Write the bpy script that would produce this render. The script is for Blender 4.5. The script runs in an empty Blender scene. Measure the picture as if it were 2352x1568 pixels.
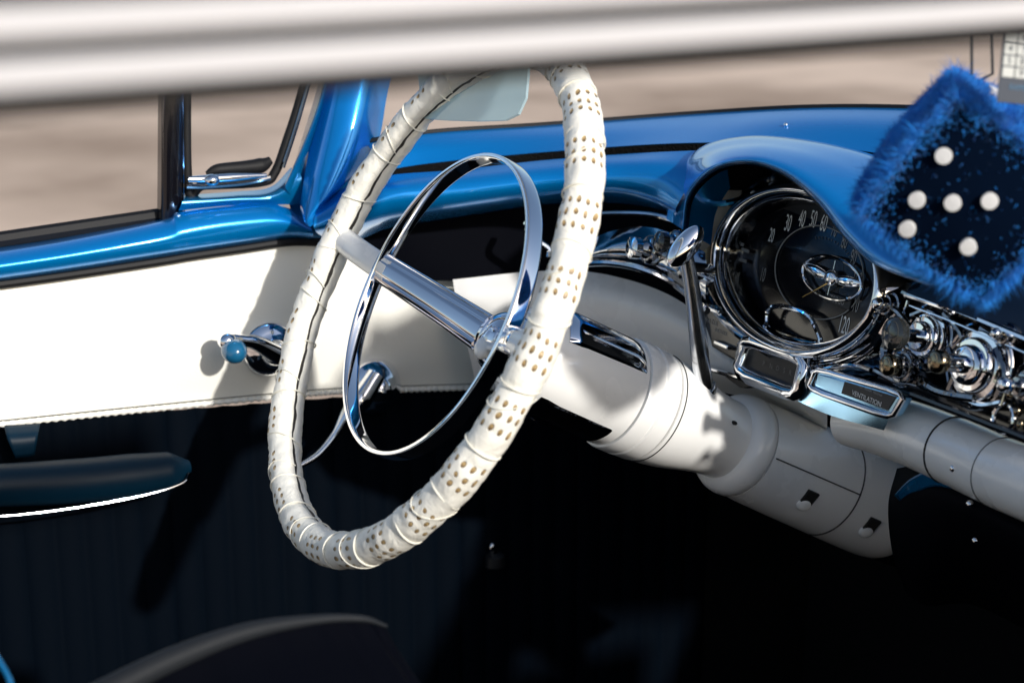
import bpy, bmesh, math, random
from mathutils import Vector, Matrix, noise
random.seed(7)
V=Vector; R=math.radians; PI=math.pi
sc=bpy.context.scene; COL=sc.collection
# ------------------------------------------------------------------ camera frame (X car forward, Y car left, Z up)
FX=3800.0; CP=V((0,0,1.35))
YAW=R(26); PIT=R(15)
cv=V((math.sin(YAW)*math.cos(PIT),math.cos(YAW)*math.cos(PIT),-math.sin(PIT)))
cr_=V((math.cos(YAW),-math.sin(YAW),0)); cu=cr_.cross(cv)
def ray(px,py): return cv+cr_*((px-1176)/FX)-cu*((py-784)/FX)
def P(px,py,d): return CP+ray(px,py)*d
def PP(px,py,pt,n):
    w=ray(px,py); return CP+w*((pt-CP).dot(n)/w.dot(n))
def PX(px,py,X): return PP(px,py,V((X,0,0)),V((1,0,0)))
def PY(px,py,Y): return PP(px,py,V((0,Y,0)),V((0,1,0)))
# ------------------------------------------------------------------ materials
def mat(name,col,rough=.5,metal=0,coat=0,bump=None,var=0,vscale=20,sheen=0,rvar=0,spec=.5):
    m=bpy.data.materials.new(name); m.use_nodes=True; nt=m.node_tree; b=nt.nodes['Principled BSDF']
    b.inputs['Base Color'].default_value=(*col,1); b.inputs['Roughness'].default_value=rough
    b.inputs['Metallic'].default_value=metal; b.inputs['Coat Weight'].default_value=coat; b.inputs['Coat Roughness'].default_value=.04
    b.inputs['Specular IOR Level'].default_value=spec
    if sheen: b.inputs['Sheen Weight'].default_value=sheen
    tc=nt.nodes.new('ShaderNodeTexCoord')
    if var or rvar:
        n=nt.nodes.new('ShaderNodeTexNoise'); n.inputs['Scale'].default_value=vscale; n.inputs['Detail'].default_value=6
        nt.links.new(tc.outputs['Object'],n.inputs['Vector'])
        if var:
            mx=nt.nodes.new('ShaderNodeMix'); mx.data_type='RGBA'
            mx.inputs[6].default_value=(*[c*(1-var) for c in col],1); mx.inputs[7].default_value=(*[min(1,c*(1+var)) for c in col],1)
            nt.links.new(n.outputs['Fac'],mx.inputs[0]); nt.links.new(mx.outputs[2],b.inputs['Base Color'])
        if rvar:
            mr=nt.nodes.new('ShaderNodeMapRange'); mr.inputs['From Min'].default_value=.3; mr.inputs['From Max'].default_value=.7
            mr.inputs['To Min'].default_value=max(0,rough-rvar); mr.inputs['To Max'].default_value=rough+rvar
            nt.links.new(n.outputs['Fac'],mr.inputs['Value']); nt.links.new(mr.outputs['Result'],b.inputs['Roughness'])
    if bump:
        n2=nt.nodes.new('ShaderNodeTexNoise'); n2.inputs['Scale'].default_value=bump[0]; n2.inputs['Detail'].default_value=4
        nt.links.new(tc.outputs['Object'],n2.inputs['Vector'])
        bp=nt.nodes.new('ShaderNodeBump'); bp.inputs['Strength'].default_value=bump[1]; bp.inputs['Distance'].default_value=bump[2]
        nt.links.new(n2.outputs['Fac'],bp.inputs['Height']); nt.links.new(bp.outputs['Normal'],b.inputs['Normal'])
    return m
M={}
M['chrome']=mat('chrome',(.88,.89,.92),.05,1,rvar=.03,vscale=60)
M['chrome_wavy']=mat('pressed_chrome',(.70,.72,.75),.08,1,bump=(14,.35,.006),rvar=.04,vscale=60)
M['dchrome']=mat('dark_chrome',(.22,.23,.25),.10,1,bump=(30,.45,.006),rvar=.05)
M['levchrome']=mat('smoked_chrome',(.34,.35,.37),.08,1,rvar=.04)
M['stalk']=mat('lever_chrome',(.62,.64,.67),.18,1,rvar=.06)
M['sky_chrome']=mat('chrome_sky_reflection',(.42,.74,1.0),.18,1,rvar=.06,vscale=30)  # chrome with its blue sky reflection put into the base colour
M['blue']=mat('blue_metallic_paint',(.0001,.25,.70),.22,.55,.6,rvar=.05,vscale=9)
M['teal']=mat('deep_teal_paint',(.001,.15,.36),.24,.4,.7)
M['shaded_blue']=mat('shaded_dash_blue',(.001,.008,.024),.4,.1,.2)  # dash blue darkened, the shade is in the colour
M['white']=mat('white_enamel',(.87,.86,.83),.25,0,.4,var=.05,vscale=12,rvar=.06)
M['vinyl']=mat('cream_vinyl',(.86,.84,.765),.5,bump=(420,.25,.0008),var=.04,vscale=8)
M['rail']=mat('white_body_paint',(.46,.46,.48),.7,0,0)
M['black']=mat('black_satin',(.006,.007,.009),.45,rvar=.1)
M['gloss']=mat('black_gloss',(.004,.004,.006),.15,0,.3)
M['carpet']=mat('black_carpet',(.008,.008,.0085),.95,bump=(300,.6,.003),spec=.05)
M['shade']=mat('shade_black',(.0010,.0014,.0035),.7,spec=.05)  # near-black colour stands in for deep shade in recesses and underneath
M['navy']=mat('navy_vinyl',(.0009,.0026,.0056),.6,bump=(300,.2,.0008),spec=.04)
M['armblue']=mat('blue_armrest_vinyl',(.0007,.016,.034),.45,bump=(300,.1,.0006),spec=.2)
M['rubber']=mat('black_rubber',(.008,.008,.009),.6,spec=.25)
M['seat']=mat('grey_seat_vinyl',(.016,.018,.021),.6,bump=(300,.2,.0008),spec=.15)
M['dark']=mat('seam_dark',(.01,.009,.008),.8)
M['ink']=mat('white_ink',(.80,.81,.79),.5)
M['dimink']=mat('grey_ink',(.28,.28,.27),.5)
M['faintink']=mat('faint_grey_ink',(.13,.13,.125),.5)
M['gold']=mat('gold_needle',(.65,.45,.16),.25,.8)
M['brass']=mat('smoky_brass',(.26,.21,.14),.15,1)
M['smoke']=mat('smoked_plastic',(.02,.022,.022),.08,0,.8)
M['knobblue']=mat('blue_knob',(.01,.11,.23),.2,0,.6)
M['fur']=mat('blue_fur',(.0004,.19,.66),.85,var=.6,vscale=70,sheen=.2)
M['shade_core']=mat('plush_shade_core',(.0006,.0035,.012),.95,spec=.03)  # near-black core puts the die face's shade into the colour
M['felt']=mat('white_felt',(.60,.60,.60),.8,bump=(500,.4,.001))
M['thread']=mat('cream_thread',(.84,.81,.70),.5)
M['card']=mat('dark_card',(.02,.03,.05),.6)
M['paper']=mat('card_white',(.50,.51,.48),.6)
M['cyanink']=mat('blue_ink',(.05,.16,.28),.6)
def mixglass(name,tcol,bcol,fac,rough):
    m=bpy.data.materials.new(name); m.use_nodes=True; nt=m.node_tree; nt.nodes.clear()
    out=nt.nodes.new('ShaderNodeOutputMaterial'); mx=nt.nodes.new('ShaderNodeMixShader'); mx.inputs[0].default_value=fac
    t=nt.nodes.new('ShaderNodeBsdfTransparent'); t.inputs[0].default_value=(*tcol,1)
    b=nt.nodes.new('ShaderNodeBsdfPrincipled'); b.inputs['Base Color'].default_value=(*bcol,1); b.inputs['Roughness'].default_value=rough
    nt.links.new(t.outputs[0],mx.inputs[1]); nt.links.new(b.outputs[0],mx.inputs[2]); nt.links.new(mx.outputs[0],out.inputs[0]); return m
M['visor']=mixglass('tinted_acrylic',(.82,.94,.97),(.58,.76,.82),.4,.15)
def ground_mat():
    m=bpy.data.materials.new('sandy_ground'); m.use_nodes=True; nt=m.node_tree; b=nt.nodes['Principled BSDF']; b.inputs['Roughness'].default_value=.95
    tc=nt.nodes.new('ShaderNodeTexCoord'); n=nt.nodes.new('ShaderNodeTexNoise'); n.inputs['Scale'].default_value=.4; n.inputs['Detail'].default_value=5; n.inputs['Roughness'].default_value=.55
    nt.links.new(tc.outputs['Object'],n.inputs['Vector']); cr=nt.nodes.new('ShaderNodeValToRGB')
    cr.color_ramp.elements[0].position=.34; cr.color_ramp.elements[0].color=(.34,.24,.17,1); cr.color_ramp.elements[1].position=.62; cr.color_ramp.elements[1].color=(.72,.55,.42,1)
    nt.links.new(n.outputs['Fac'],cr.inputs[0]); nt.links.new(cr.outputs[0],b.inputs['Base Color']); return m
M['ground']=ground_mat()
NSEC=27
def rim_mat():
    m=bpy.data.materials.new('perforated_white_leather'); m.use_nodes=True; nt=m.node_tree; b=nt.nodes['Principled BSDF']
    L=nt.links.new
    def mth(op,a,bb=None,c=None):
        n=nt.nodes.new('ShaderNodeMath'); n.operation=op
        for i,x in enumerate((a,bb,c)):
            if x is None: continue
            if isinstance(x,(int,float)): n.inputs[i].default_value=x
            else: L(x,n.inputs[i])
        return n.outputs[0]
    uv=nt.nodes.new('ShaderNodeUVMap'); uv.uv_map='UVMap'; tc=nt.nodes.new('ShaderNodeTexCoord')
    nz=nt.nodes.new('ShaderNodeTexNoise'); nz.inputs['Scale'].default_value=35; L(tc.outputs['Object'],nz.inputs['Vector'])
    sp=nt.nodes.new('ShaderNodeSeparateXYZ'); L(uv.outputs[0],sp.inputs[0])
    nzs=mth('SUBTRACT',nz.outputs['Fac'],.5)
    u=mth('MULTIPLY',mth('ADD',sp.outputs[0],mth('MULTIPLY',nzs,.008)),NSEC); su=mth('FRACT',u)
    v=mth('ADD',sp.outputs[1],mth('MULTIPLY',nzs,.07))
    x=mth('SUBTRACT',mth('FRACT',mth('MULTIPLY',su,5.5)),.5); y=mth('SUBTRACT',mth('FRACT',mth('MULTIPLY',v,12)),.5)
    y=mth('MULTIPLY',y,1.2)
    d=mth('SQRT',mth('ADD',mth('MULTIPLY',x,x),mth('MULTIPLY',y,y)))
    mr=nt.nodes.new('ShaderNodeMapRange'); mr.interpolation_type='SMOOTHSTEP'; L(d,mr.inputs[0]); mr.inputs[1].default_value=.23; mr.inputs[2].default_value=.31; mr.inputs[3].default_value=1; mr.inputs[4].default_value=0
    z=mth('MULTIPLY',mth('GREATER_THAN',su,.182),mth('LESS_THAN',su,.727))
    z=mth('MULTIPLY',z,mth('MULTIPLY',mth('GREATER_THAN',v,.0833),mth('LESS_THAN',v,.5)))
    hole=mth('MULTIPLY',mr.outputs[0],z)
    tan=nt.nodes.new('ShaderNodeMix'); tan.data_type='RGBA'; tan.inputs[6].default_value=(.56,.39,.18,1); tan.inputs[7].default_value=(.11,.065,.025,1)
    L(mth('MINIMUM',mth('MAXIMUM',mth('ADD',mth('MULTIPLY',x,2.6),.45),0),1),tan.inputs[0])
    sd=mth('ABSOLUTE',mth('SUBTRACT',v,.682)); seam=mth('LESS_THAN',sd,mth('ADD',.010,mth('MULTIPLY',mth('SUBTRACT',.5,mth('ABSOLUTE',mth('SUBTRACT',su,.5))),.014)))
    mx=nt.nodes.new('ShaderNodeMix'); mx.data_type='RGBA'; L(hole,mx.inputs[0]); mx.inputs[6].default_value=(.91,.88,.785,1); L(tan.outputs[2],mx.inputs[7])
    m2=nt.nodes.new('ShaderNodeMix'); m2.data_type='RGBA'; L(seam,m2.inputs[0]); L(mx.outputs[2],m2.inputs[6]); m2.inputs[7].default_value=(.03,.025,.02,1)
    L(m2.outputs[2],b.inputs['Base Color']); b.inputs['Roughness'].default_value=.45
    n3=nt.nodes.new('ShaderNodeTexNoise'); n3.inputs['Scale'].default_value=75; n3.inputs['Detail'].default_value=7; n3.inputs['Distortion'].default_value=.6; L(tc.outputs['Object'],n3.inputs['Vector'])
    h=mth('SUBTRACT',mth('MULTIPLY',n3.outputs['Fac'],1.1),hole)
    bp=nt.nodes.new('ShaderNodeBump'); bp.inputs['Strength'].default_value=.75; bp.inputs['Distance'].default_value=.0022; L(h,bp.inputs['Height']); L(bp.outputs[0],b.inputs['Normal'])
    return m
M['rim']=rim_mat()
# ------------------------------------------------------------------ object helpers
BASE={}
def tag(o,label,cat,group=None):
    o['label']=label; o['category']=cat
    if group: o['group']=group
def empty(name,loc,label,cat,group=None):
    o=bpy.data.objects.new(name,None); COL.objects.link(o); o.location=loc; o.empty_display_size=.05; BASE[o.name]=V(loc); tag(o,label,cat,group); return o
def catm(pts,n,closed=False):
    out=[]; k=len(pts)
    if k==2: return [pts[0].lerp(pts[1],i/(n-1)) for i in range(n)]
    segs=k if closed else k-1
    for i in range(n):
        t=i/(n if closed else n-1)*segs; s=min(int(t),segs-1); f=t-s
        g=(lambda j:pts[j%k]) if closed else (lambda j:pts[max(0,min(k-1,j))])
        p0,p1,p2,p3=g(s-1),g(s),g(s+1),g(s+2)
        if not closed:
            if s==0: p0=p1*2-p2
            if s==k-2: p3=p2*2-p1
        out.append(.5*((2*p1)+(p2-p0)*f+(2*p0-5*p1+4*p2-p3)*f*f+(3*p1-p0-3*p2+p3)*f*f*f))
    return out
def lin(vals,n):
    out=[]; k=len(vals)
    for i in range(n):
        t=i/(n-1)*(k-1); s=min(int(t),k-2); out.append(vals[s]*(1-(t-s))+vals[s+1]*(t-s))
    return out
class MB:
    def __init__(s): s.v=[]; s.f=[]
    def add(s,vs,fs):
        b=len(s.v); s.v+= [V(x) for x in vs]; s.f+=[tuple(b+i for i in f) for f in fs]; return s
    def tube(s,pts,r,n=12,closed=False,cap=True,flat=None,asp=1):
        k=len(pts); rs=r if isinstance(r,(list,tuple)) else [r]*k
        if len(rs)!=k: rs=lin(rs,k)
        vs=[]; fs=[]; prev=None
        for i in range(k):
            a=pts[i-1] if (i>0 or closed) else pts[i]; b=pts[(i+1)%k] if (i<k-1 or closed) else pts[i]
            t=(b-a).normalized()
            if prev is None:
                nn=t.orthogonal().normalized() if flat is None else (flat-t*flat.dot(t)).normalized()
            else: nn=(prev-t*prev.dot(t)).normalized()
            prev=nn; bb=t.cross(nn)
            for j in range(n):
                an=2*PI*j/n; vs.append(pts[i]+nn*(rs[i]*math.cos(an)*asp)+bb*(rs[i]*math.sin(an)))
        for i in range(k if closed else k-1):
            for j in range(n):
                i2=(i+1)%k; fs.append((i*n+j,i*n+(j+1)%n,i2*n+(j+1)%n,i2*n+j))
        if cap and not closed: fs.append(tuple(range(n))); fs.append(tuple((k-1)*n+j for j in range(n)))
        return s.add(vs,fs)
    def ribbon(s,pts,frames,prof,closed=False):
        k=len(pts); n=len(prof); vs=[]; fs=[]
        for p,(a,b) in zip(pts,frames):
            for x,y in prof: vs.append(p+a*x+b*y)
        for i in range(k if closed else k-1):
            i2=(i+1)%k
            for j in range(n): fs.append((i*n+j,i*n+(j+1)%n,i2*n+(j+1)%n,i2*n+j))
        if not closed: fs.append(tuple(range(n))); fs.append(tuple((k-1)*n+j for j in range(n)))
        return s.add(vs,fs)
    def lathe(s,o,ax,e1,e2,prof,n=64,a0=0,a1=2*PI,sx=1,sy=1):
        full=abs(a1-a0-2*PI)<1e-6; m=n if full else n+1; vs=[]; fs=[]
        for (h,r) in prof:
            for j in range(m):
                an=a0+(a1-a0)*j/n; vs.append(o+ax*h+e1*(r*sx*math.cos(an))+e2*(r*sy*math.sin(an)))
        for i in range(len(prof)-1):
            for j in range(n):
                j2=(j+1)%m; fs.append((i*m+j,i*m+j2,(i+1)*m+j2,(i+1)*m+j))
        return s.add(vs,fs)
    def box(s,c,ax,ay,az,x,y,z):
        vs=[c+ax*(sx*x)+ay*(sy*y)+az*(sz*z) for sz in (-1,1) for sy in (-1,1) for sx in (-1,1)]
        return s.add(vs,[(0,1,3,2),(4,6,7,5),(0,4,5,1),(2,3,7,6),(0,2,6,4),(1,5,7,3)])
    def ell(s,c,ax,ay,az,x,y,z,n=24,m=14):
        vs=[c+az*z]; fs=[]
        for i in range(1,m):
            t=PI*i/m
            for j in range(n):
                p=2*PI*j/n; vs.append(c+ax*(x*math.sin(t)*math.cos(p))+ay*(y*math.sin(t)*math.sin(p))+az*(z*math.cos(t)))
        vs.append(c-az*z)
        for j in range(n): fs.append((0,1+j,1+(j+1)%n))
        for i in range(m-2):
            for j in range(n):
                a=1+i*n+j; b=1+i*n+(j+1)%n; fs.append((a,b,b+n,a+n))
        e=len(vs)-1; o=1+(m-2)*n
        for j in range(n): fs.append((e,o+(j+1)%n,o+j))
        return s.add(vs,fs)
    def loft(s,rows,nu=48,nv=24,fn=None):
        a=[catm(r,nu) for r in rows]; g=[]
        for i in range(nu): g.append(catm([r[i] for r in a],nv))
        vs=[]; fs=[]
        for i in range(nu):
            for j in range(nv):
                p=g[i][j]; vs.append(fn(p,i/(nu-1),j/(nv-1)) if fn else p)
        for i in range(nu-1):
            for j in range(nv-1): fs.append((i*nv+j,i*nv+j+1,(i+1)*nv+j+1,(i+1)*nv+j))
        return s.add(vs,fs)
    def poly(s,pts,n,th):
        k=len(pts); vs=list(pts)+[p-n*th for p in pts]
        fs=[tuple(range(k)),tuple(range(2*k-1,k-1,-1))]+[(i,(i+1)%k,(i+1)%k+k,i+k) for i in range(k)]
        return s.add(vs,fs)
    def build(s,name,m,parent=None,loc=None,smooth=True,ang=40,bevel=0,sub=0,solid=0):
        base=BASE[parent.name] if parent else (V(loc) if loc is not None else V((0,0,0)))
        me=bpy.data.meshes.new(name); me.from_pydata([v-base for v in s.v],[],s.f); me.validate()
        bm=bmesh.new(); bm.from_mesh(me); bmesh.ops.recalc_face_normals(bm,faces=bm.faces); bm.to_mesh(me); bm.free()
        if smooth:
            me.polygons.foreach_set('use_smooth',[True]*len(me.polygons))
            try: me.set_sharp_from_angle(angle=R(ang))
            except Exception: pass
        me.materials.append(M[m]); o=bpy.data.objects.new(name,me); COL.objects.link(o)
        if parent: o.parent=parent
        else: o.location=base
        BASE[o.name]=base
        if bevel: md=o.modifiers.new('bev','BEVEL'); md.width=bevel; md.segments=3; md.limit_method='ANGLE'
        if solid: md=o.modifiers.new('sol','SOLIDIFY'); md.thickness=solid; md.offset=0
        if sub: md=o.modifiers.new('sub','SUBSURF'); md.levels=sub; md.render_levels=sub
        return o
def text(mb,body,size,c,ax,ay,depth=.0003,sx=1):
    cu_=bpy.data.curves.new('t','FONT'); cu_.body=body; cu_.size=size; cu_.align_x='CENTER'; cu_.align_y='CENTER'
    o=bpy.data.objects.new('t',cu_); COL.objects.link(o); dg=bpy.context.evaluated_depsgraph_get()
    me=bpy.data.meshes.new_from_object(o.evaluated_get(dg))
    mb.add([c+ax*(v.co.x*sx)+ay*v.co.y for v in me.vertices],[tuple(p.vertices) for p in me.polygons])
    bpy.data.objects.remove(o); bpy.data.curves.remove(cu_); bpy.data.meshes.remove(me)
def L(*t): return [P(*q) for q in t]
# ================================================================== SETTING
g=MB(); S_=300
g.add([V((-S_,-S_,0)),V((S_,-S_,0)),V((S_,S_,0)),V((-S_,S_,0))],[(0,1,2,3)])
o=g.build('ground','ground'); o['kind']='structure'; tag(o,'pale sandy beige ground seen blurred through the car windows','ground')
# ================================================================== STEERING GEOMETRY
TA=R(27.6); A=V((math.cos(TA),0,-math.sin(TA))); E2=V((math.sin(TA),0,math.cos(TA))); YL=V((0,1,0)); YN=-YL
W0=P(955,702,1.42); RW=.217; RT=.0150; EV=1.055; RC=W0+E2*.011
def rpos(al): return RC+YL*(RW*math.cos(al))+E2*(RW*EV*math.sin(al))
def wp(al,rad,s,up=0): return W0+A*s+YL*(rad*math.cos(al))+E2*(rad*math.sin(al)+up)
sw=empty('steering_wheel',W0+A*.09,'white steering wheel wrapped in perforated lace-on leather with a chrome horn ring','steering wheel')
nu,nv=648,28; vs=[];fs=[]
for i in range(nu):
    al=2*PI*i/nu; ro=YL*math.cos(al)+E2*math.sin(al); c=rpos(al)
    su=(i/nu*NSEC)%1; sn=int(i/nu*NSEC)
    for j in range(nv):
        ph=R(-60)+2*PI*j/nv
        d=ro*math.cos(ph)-A*math.sin(ph); p=c+d*RT
        r=RT*(.985+.024*(math.sin(PI*su)**.6)+.036*su)+.0017*(noise.noise(p*34))+.0010*noise.noise(p*110+V((sn*3.1,0,0)))
        dk=abs((ph-R(185)+PI)%(2*PI)-PI)
        if dk<R(16): r-=.0024*(1-dk/R(16))
        vs.append(c+d*r)
me=bpy.data.meshes.new('rim'); b0=BASE[sw.name]
for i in range(nu):
    for j in range(nv): fs.append((i*nv+j,i*nv+(j+1)%nv,((i+1)%nu)*nv+(j+1)%nv,((i+1)%nu)*nv+j))
me.from_pydata([v-b0 for v in vs],[],fs)
uvl=me.uv_layers.new(name='UVMap')
for i in range(nu):
    for j in range(nv):
        p=me.polygons[i*nv+j]
        for li,(a,b) in zip(p.loop_indices,((i,j),(i,j+1),(i+1,j+1),(i+1,j))): uvl.data[li].uv=(a/nu,b/nv)
bm=bmesh.new(); bm.from_mesh(me); bmesh.ops.recalc_face_normals(bm,faces=bm.faces); bm.to_mesh(me); bm.free()
me.polygons.foreach_set('use_smooth',[True]*len(me.polygons)); me.materials.append(M['rim'])
rim=bpy.data.objects.new('rim',me); COL.objects.link(rim); rim.parent=sw; BASE[rim.name]=b0
for k in range(NSEC):
    a0=2*PI*(k+random.uniform(-.07,.07))/NSEC; tl=random.uniform(-.08,.14); pts=[]
    for j in range(28):
        ph=2*PI*j/28; al=a0+tl*math.sin(ph+.6)*.35; ro=YL*math.cos(al)+E2*math.sin(al)
        pts.append(rpos(al)+(ro*math.cos(ph)-A*math.sin(ph))*(RT*1.014+.0003))
    mb=MB(); mb.tube(pts,.00075,6,closed=True); mb.build('lacing_cord','thread',rim)
    if k%2==0:
        pts=[]
        for j in range(22):
            ph=R(-50)+R(230)*j/21; al=a0+.055+.05*math.sin(ph); ro=YL*math.cos(al)+E2*math.sin(al)
            pts.append(rpos(al)+(ro*math.cos(ph)-A*math.sin(ph))*(RT*1.030+.0006))
        mb=MB(); mb.tube(pts,.0005,6); mb.build('lacing_cord','thread',rim)
# spokes
def spoke(sg):
    al=R(6) if sg>0 else PI-R(4)
    p0=wp(al,RW-.006,0); p1=wp(al,.150,.014,0); p2=wp(al,.07,.055,0); p3=wp(al,.012,.078,0)
    return catm([p0,p1,p2,p3],20)
prof=[(.0125*math.cos(t),.008*math.sin(t)) for t in [2*PI*i/20 for i in range(20)]]
for sg in (1,-1):
    k=9 if sg>0 else 5
    pts=spoke(sg)[:k]; fr=[]
    for i in range(k):
        t=(pts[min(i+1,k-1)]-pts[max(i-1,0)]).normalized(); e=(E2-t*E2.dot(t)).normalized(); fr.append((e,t.cross(e)))
    mb=MB(); mb.ribbon(pts,fr,prof); mb.build('spoke','white',sw)
# horn ring
HS=.018; HR=.137; HUP=.008
mb=MB(); pts=[];fr=[]
for i in range(160):
    al=2*PI*i/160; pts.append(wp(al,HR,HS,HUP)); fr.append((YL*math.cos(al)+E2*math.sin(al),A))
pr=[]
for i in range(20):
    t=2*PI*i/20; c,s_=math.cos(t),math.sin(t); pr.append((.0024*math.copysign(abs(c)**.5,c),.0080*math.copysign(abs(s_)**.5,s_)))
mb.ribbon(pts,fr,pr,closed=True); hr=mb.build('horn_ring','chrome',sw)
bp=[]
for i in range(40):
    t=2*PI*i/40; c,s_=math.cos(t),math.sin(t)
    bp.append((.0160*math.copysign(abs(c)**.8,c),.0075*math.copysign(abs(s_)**.8,s_)-(.0022 if abs(abs(c)-.45)<.1 else 0)*math.copysign(1,s_)))
for sg in (1,-1):
    pts=spoke(sg)[(7 if sg>0 else 3):]; fr=[]; k=len(pts)
    for i in range(k):
        t=(pts[min(i+1,k-1)]-pts[max(i-1,0)]).normalized(); e=(E2-t*E2.dot(t)).normalized(); w_=(.9+.25*i/k) if sg>0 else .75
        fr.append((e*w_,t.cross(e)*(1+.3*i/k)))
    mb=MB(); mb.ribbon(pts,fr,bp); mb.build('horn_bar','chrome',hr,ang=50)
mb=MB(); mb.lathe(W0,A,E2,YN,[(.092-.020*math.cos(t),max(.0001,.0285*math.sin(t))) for t in [PI*.5*i/14 for i in range(15)]]+[(.10,.029),(.104,.030)])
mb.build('hub','chrome',sw,ang=80)
mb=MB(); mb.lathe(W0,A,E2,YN,[(.1035,.028),(.1045,.033),(.107,.0345),(.118,.036)]); mb.build('hub_base','white',sw)
mb=MB(); mb.ell(W0+A*.073-E2*.010+YN*.008,E2,YN,A,.0105,.0105,.007,32,20); mb.build('horn_button','white',sw,ang=80)
# ================================================================== COLUMN
sc_=empty('steering_column',W0+A*.4,'white enamelled steering column with chrome insets running down under the dashboard','steering column')
mb=MB(); mb.lathe(W0,A,E2,YN,[(.107,.034),(.110,.039),(.116,.0445),(.128,.0490),(.15,.0508),(.2,.0515),(.2215,.0515),(.2216,.047)]); hs=mb.build('signal_housing','white',sc_)
def patch(a0,a1,s0,s1,r,m,name,par):
    mb=MB(); k=12; n=18; vs=[];fs=[]
    for i in range(k+1):
        s=s0+(s1-s0)*i/k
        for j in range(n+1):
            an=R(a0+(a1-a0)*j/n); e=min(i/k,1-i/k)*(s1-s0); e2=min(j/n,1-j/n)*R(a1-a0)*r
            rr=r-.003*max(0,1-min(e,e2)/.004)**2
            vs.append(W0+A*s+(E2*math.cos(an)+YN*math.sin(an))*rr)
    for i in range(k):
        for j in range(n): fs.append((i*(n+1)+j,i*(n+1)+j+1,(i+1)*(n+1)+j+1,(i+1)*(n+1)+j))
    mb.add(vs,fs); return mb.build(name,m,par)
patch(6,58,.130,.2215,.0532,'chrome','chrome_inset',hs)
patch(124,180,.128,.216,.0526,'dchrome','chrome_inset',hs)  # lower inset in darker chrome, its dark reflection put into the colour
mb=MB(); mb.lathe(W0,A,E2,YN,[(.2225,.049),(.223,.0535),(.226,.0545),(.238,.0545),(.2395,.0528),(.2405,.0528),(.242,.0545),(.258,.0540),(.2600,.0515)]); mb.build('collar','white',sc_)
mb=MB(); mb.lathe(W0,A,E2,YN,[(.2605,.0500),(.2615,.0530),(.275,.0525),(.29,.0508),(.305,.0478),(.32,.0443),(.335,.0412),(.35,.0394),(.37,.0388)]); nk=mb.build('shift_bowl','white',sc_)
mb=MB(); mb.lathe(W0,A,E2,YN,[(.360,.038),(.3615,.043),(.365,.0475),(.370,.0500),(.376,.0510),(.382,.0508),(.385,.0490)]); mb.build('flange','white',sc_)
mb=MB(); mb.lathe(W0,A,E2,YN,[(.3855,.046),(.3860,.0495),(.40,.0508),(.45,.0525),(.55,.0545),(.572,.0545),(.585,.0530),(.593,.050)]); ls=mb.build('lower_shroud','white',sc_)
mb=MB(); mb.lathe(W0,A,E2,YN,[(.58,.03),(.5905,.0505),(.593,.0515),(.62,.052),(.70,.04),(.74,.0001)]); mb.build('shroud_shade_end','shade',sc_)  # added near-black end piece, stands in for the shroud fading into shadow
def cpt(s,an,r): return W0+A*s+(E2*math.cos(R(an))+YN*math.sin(R(an)))*r
mb=MB(); mb.tube([cpt(s,84,.0498+.0010+(s-.386)*.030) for s in lin([.388,.5],14)],.0007,6); mb.build('seam_line','dark',ls)
mb=MB(); mb.tube([cpt(.5,a,.0537) for a in lin([30,170],24)],.0008,6); mb.build('seam_line','dark',ls)
mb=MB(); mb.tube([cpt(.2655,a,.0531) for a in lin([0,180],30)],.0006,6); mb.build('seam_line','dark',nk)
for s in (.446,.532):
    rr=.0525 if s<.5 else .0543
    mb=MB(); c=cpt(s,110,rr-.0005); nn=(c-(W0+A*s)).normalized(); tt=A.cross(nn)
    mb.box(c,A,tt,nn,.0075,.009,.002); sl=mb.build('slot','dark',ls,bevel=.001)
    mb=MB(); mb.ell(c+tt*(.008 if tt.z<0 else -.008)+nn*.0005,A,tt,nn,.0085,.007,.0032); mb.build('slot_scoop','white',ls)
mb=MB(); c=cpt(.335,62,.042); mb.ell(c,A,E2,YN,.003,.002,.003); mb.build('dimple','dark',nk)
# gear lever
mb=MB()
gb=[(1616,890,1.545),(1606,800,1.525),(1596,710,1.512),(1586,640,1.504),(1577,590,1.498)]
mb.tube(catm(L(*gb),24),[.0092,.0086,.0078,.0070,.0064],18,flat=cv,asp=.9)
gl=mb.build('gear_lever','stalk',sc_)
k0=P(1538,612,1.495); k1=P(1610,522,1.495); ax=(k1-k0).normalized(); ay=ax.cross(-cv).normalized(); az=ax.cross(ay)
mb=MB(); mb.ell((k0+k1)/2,ay,az,ax,.0112,.0085,(k1-k0).length*.52,24,18); mb.build('knob','chrome',gl)
mb=MB(); c=P(1615,882,1.55); mb.lathe(c-E2*.014,E2,V((1,0,0)),YL,[(0,.016),(.006,.0155),(.012,.0135),(.016,.011),(.017,.0001)],28); mb.build('lever_socket','stalk',gl)
# ================================================================== DASHBOARD
N=V((-math.cos(R(12)),0,math.sin(R(12)))); ga=YN; gbv=V((math.sin(R(12)),0,math.cos(R(12))))
G=PX(1825,620,.885)
def gp(px,py,dep=0): return PP(px,py,G-N*dep,N)
da=empty('dashboard',V((.95,1.2,.95)),'blue metallic and chrome dashboard with an arched instrument hood','dashboard')
mb=MB()
T1=L((835,326,1.69),(1000,303,1.73),(1250,287,1.755),(1600,261,1.75),(1850,247,1.68),(2100,248,1.60),(2420,264,1.48))
TM=L((860,352,1.685),(1000,335,1.705),(1250,312,1.72),(1600,292,1.69),(1850,282,1.62),(2100,292,1.54),(2420,325,1.43))
T2=L((880,392,1.68),(1000,374,1.69),(1250,350,1.69),(1560,330,1.64),(1850,333,1.58),(2100,365,1.50),(2420,420,1.38))
mb.loft([T1,TM,T2],60,16); mb.build('cowl_top','blue',da)
T3=[p+V((.02,0.01,-.05)) for p in T2]
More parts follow.
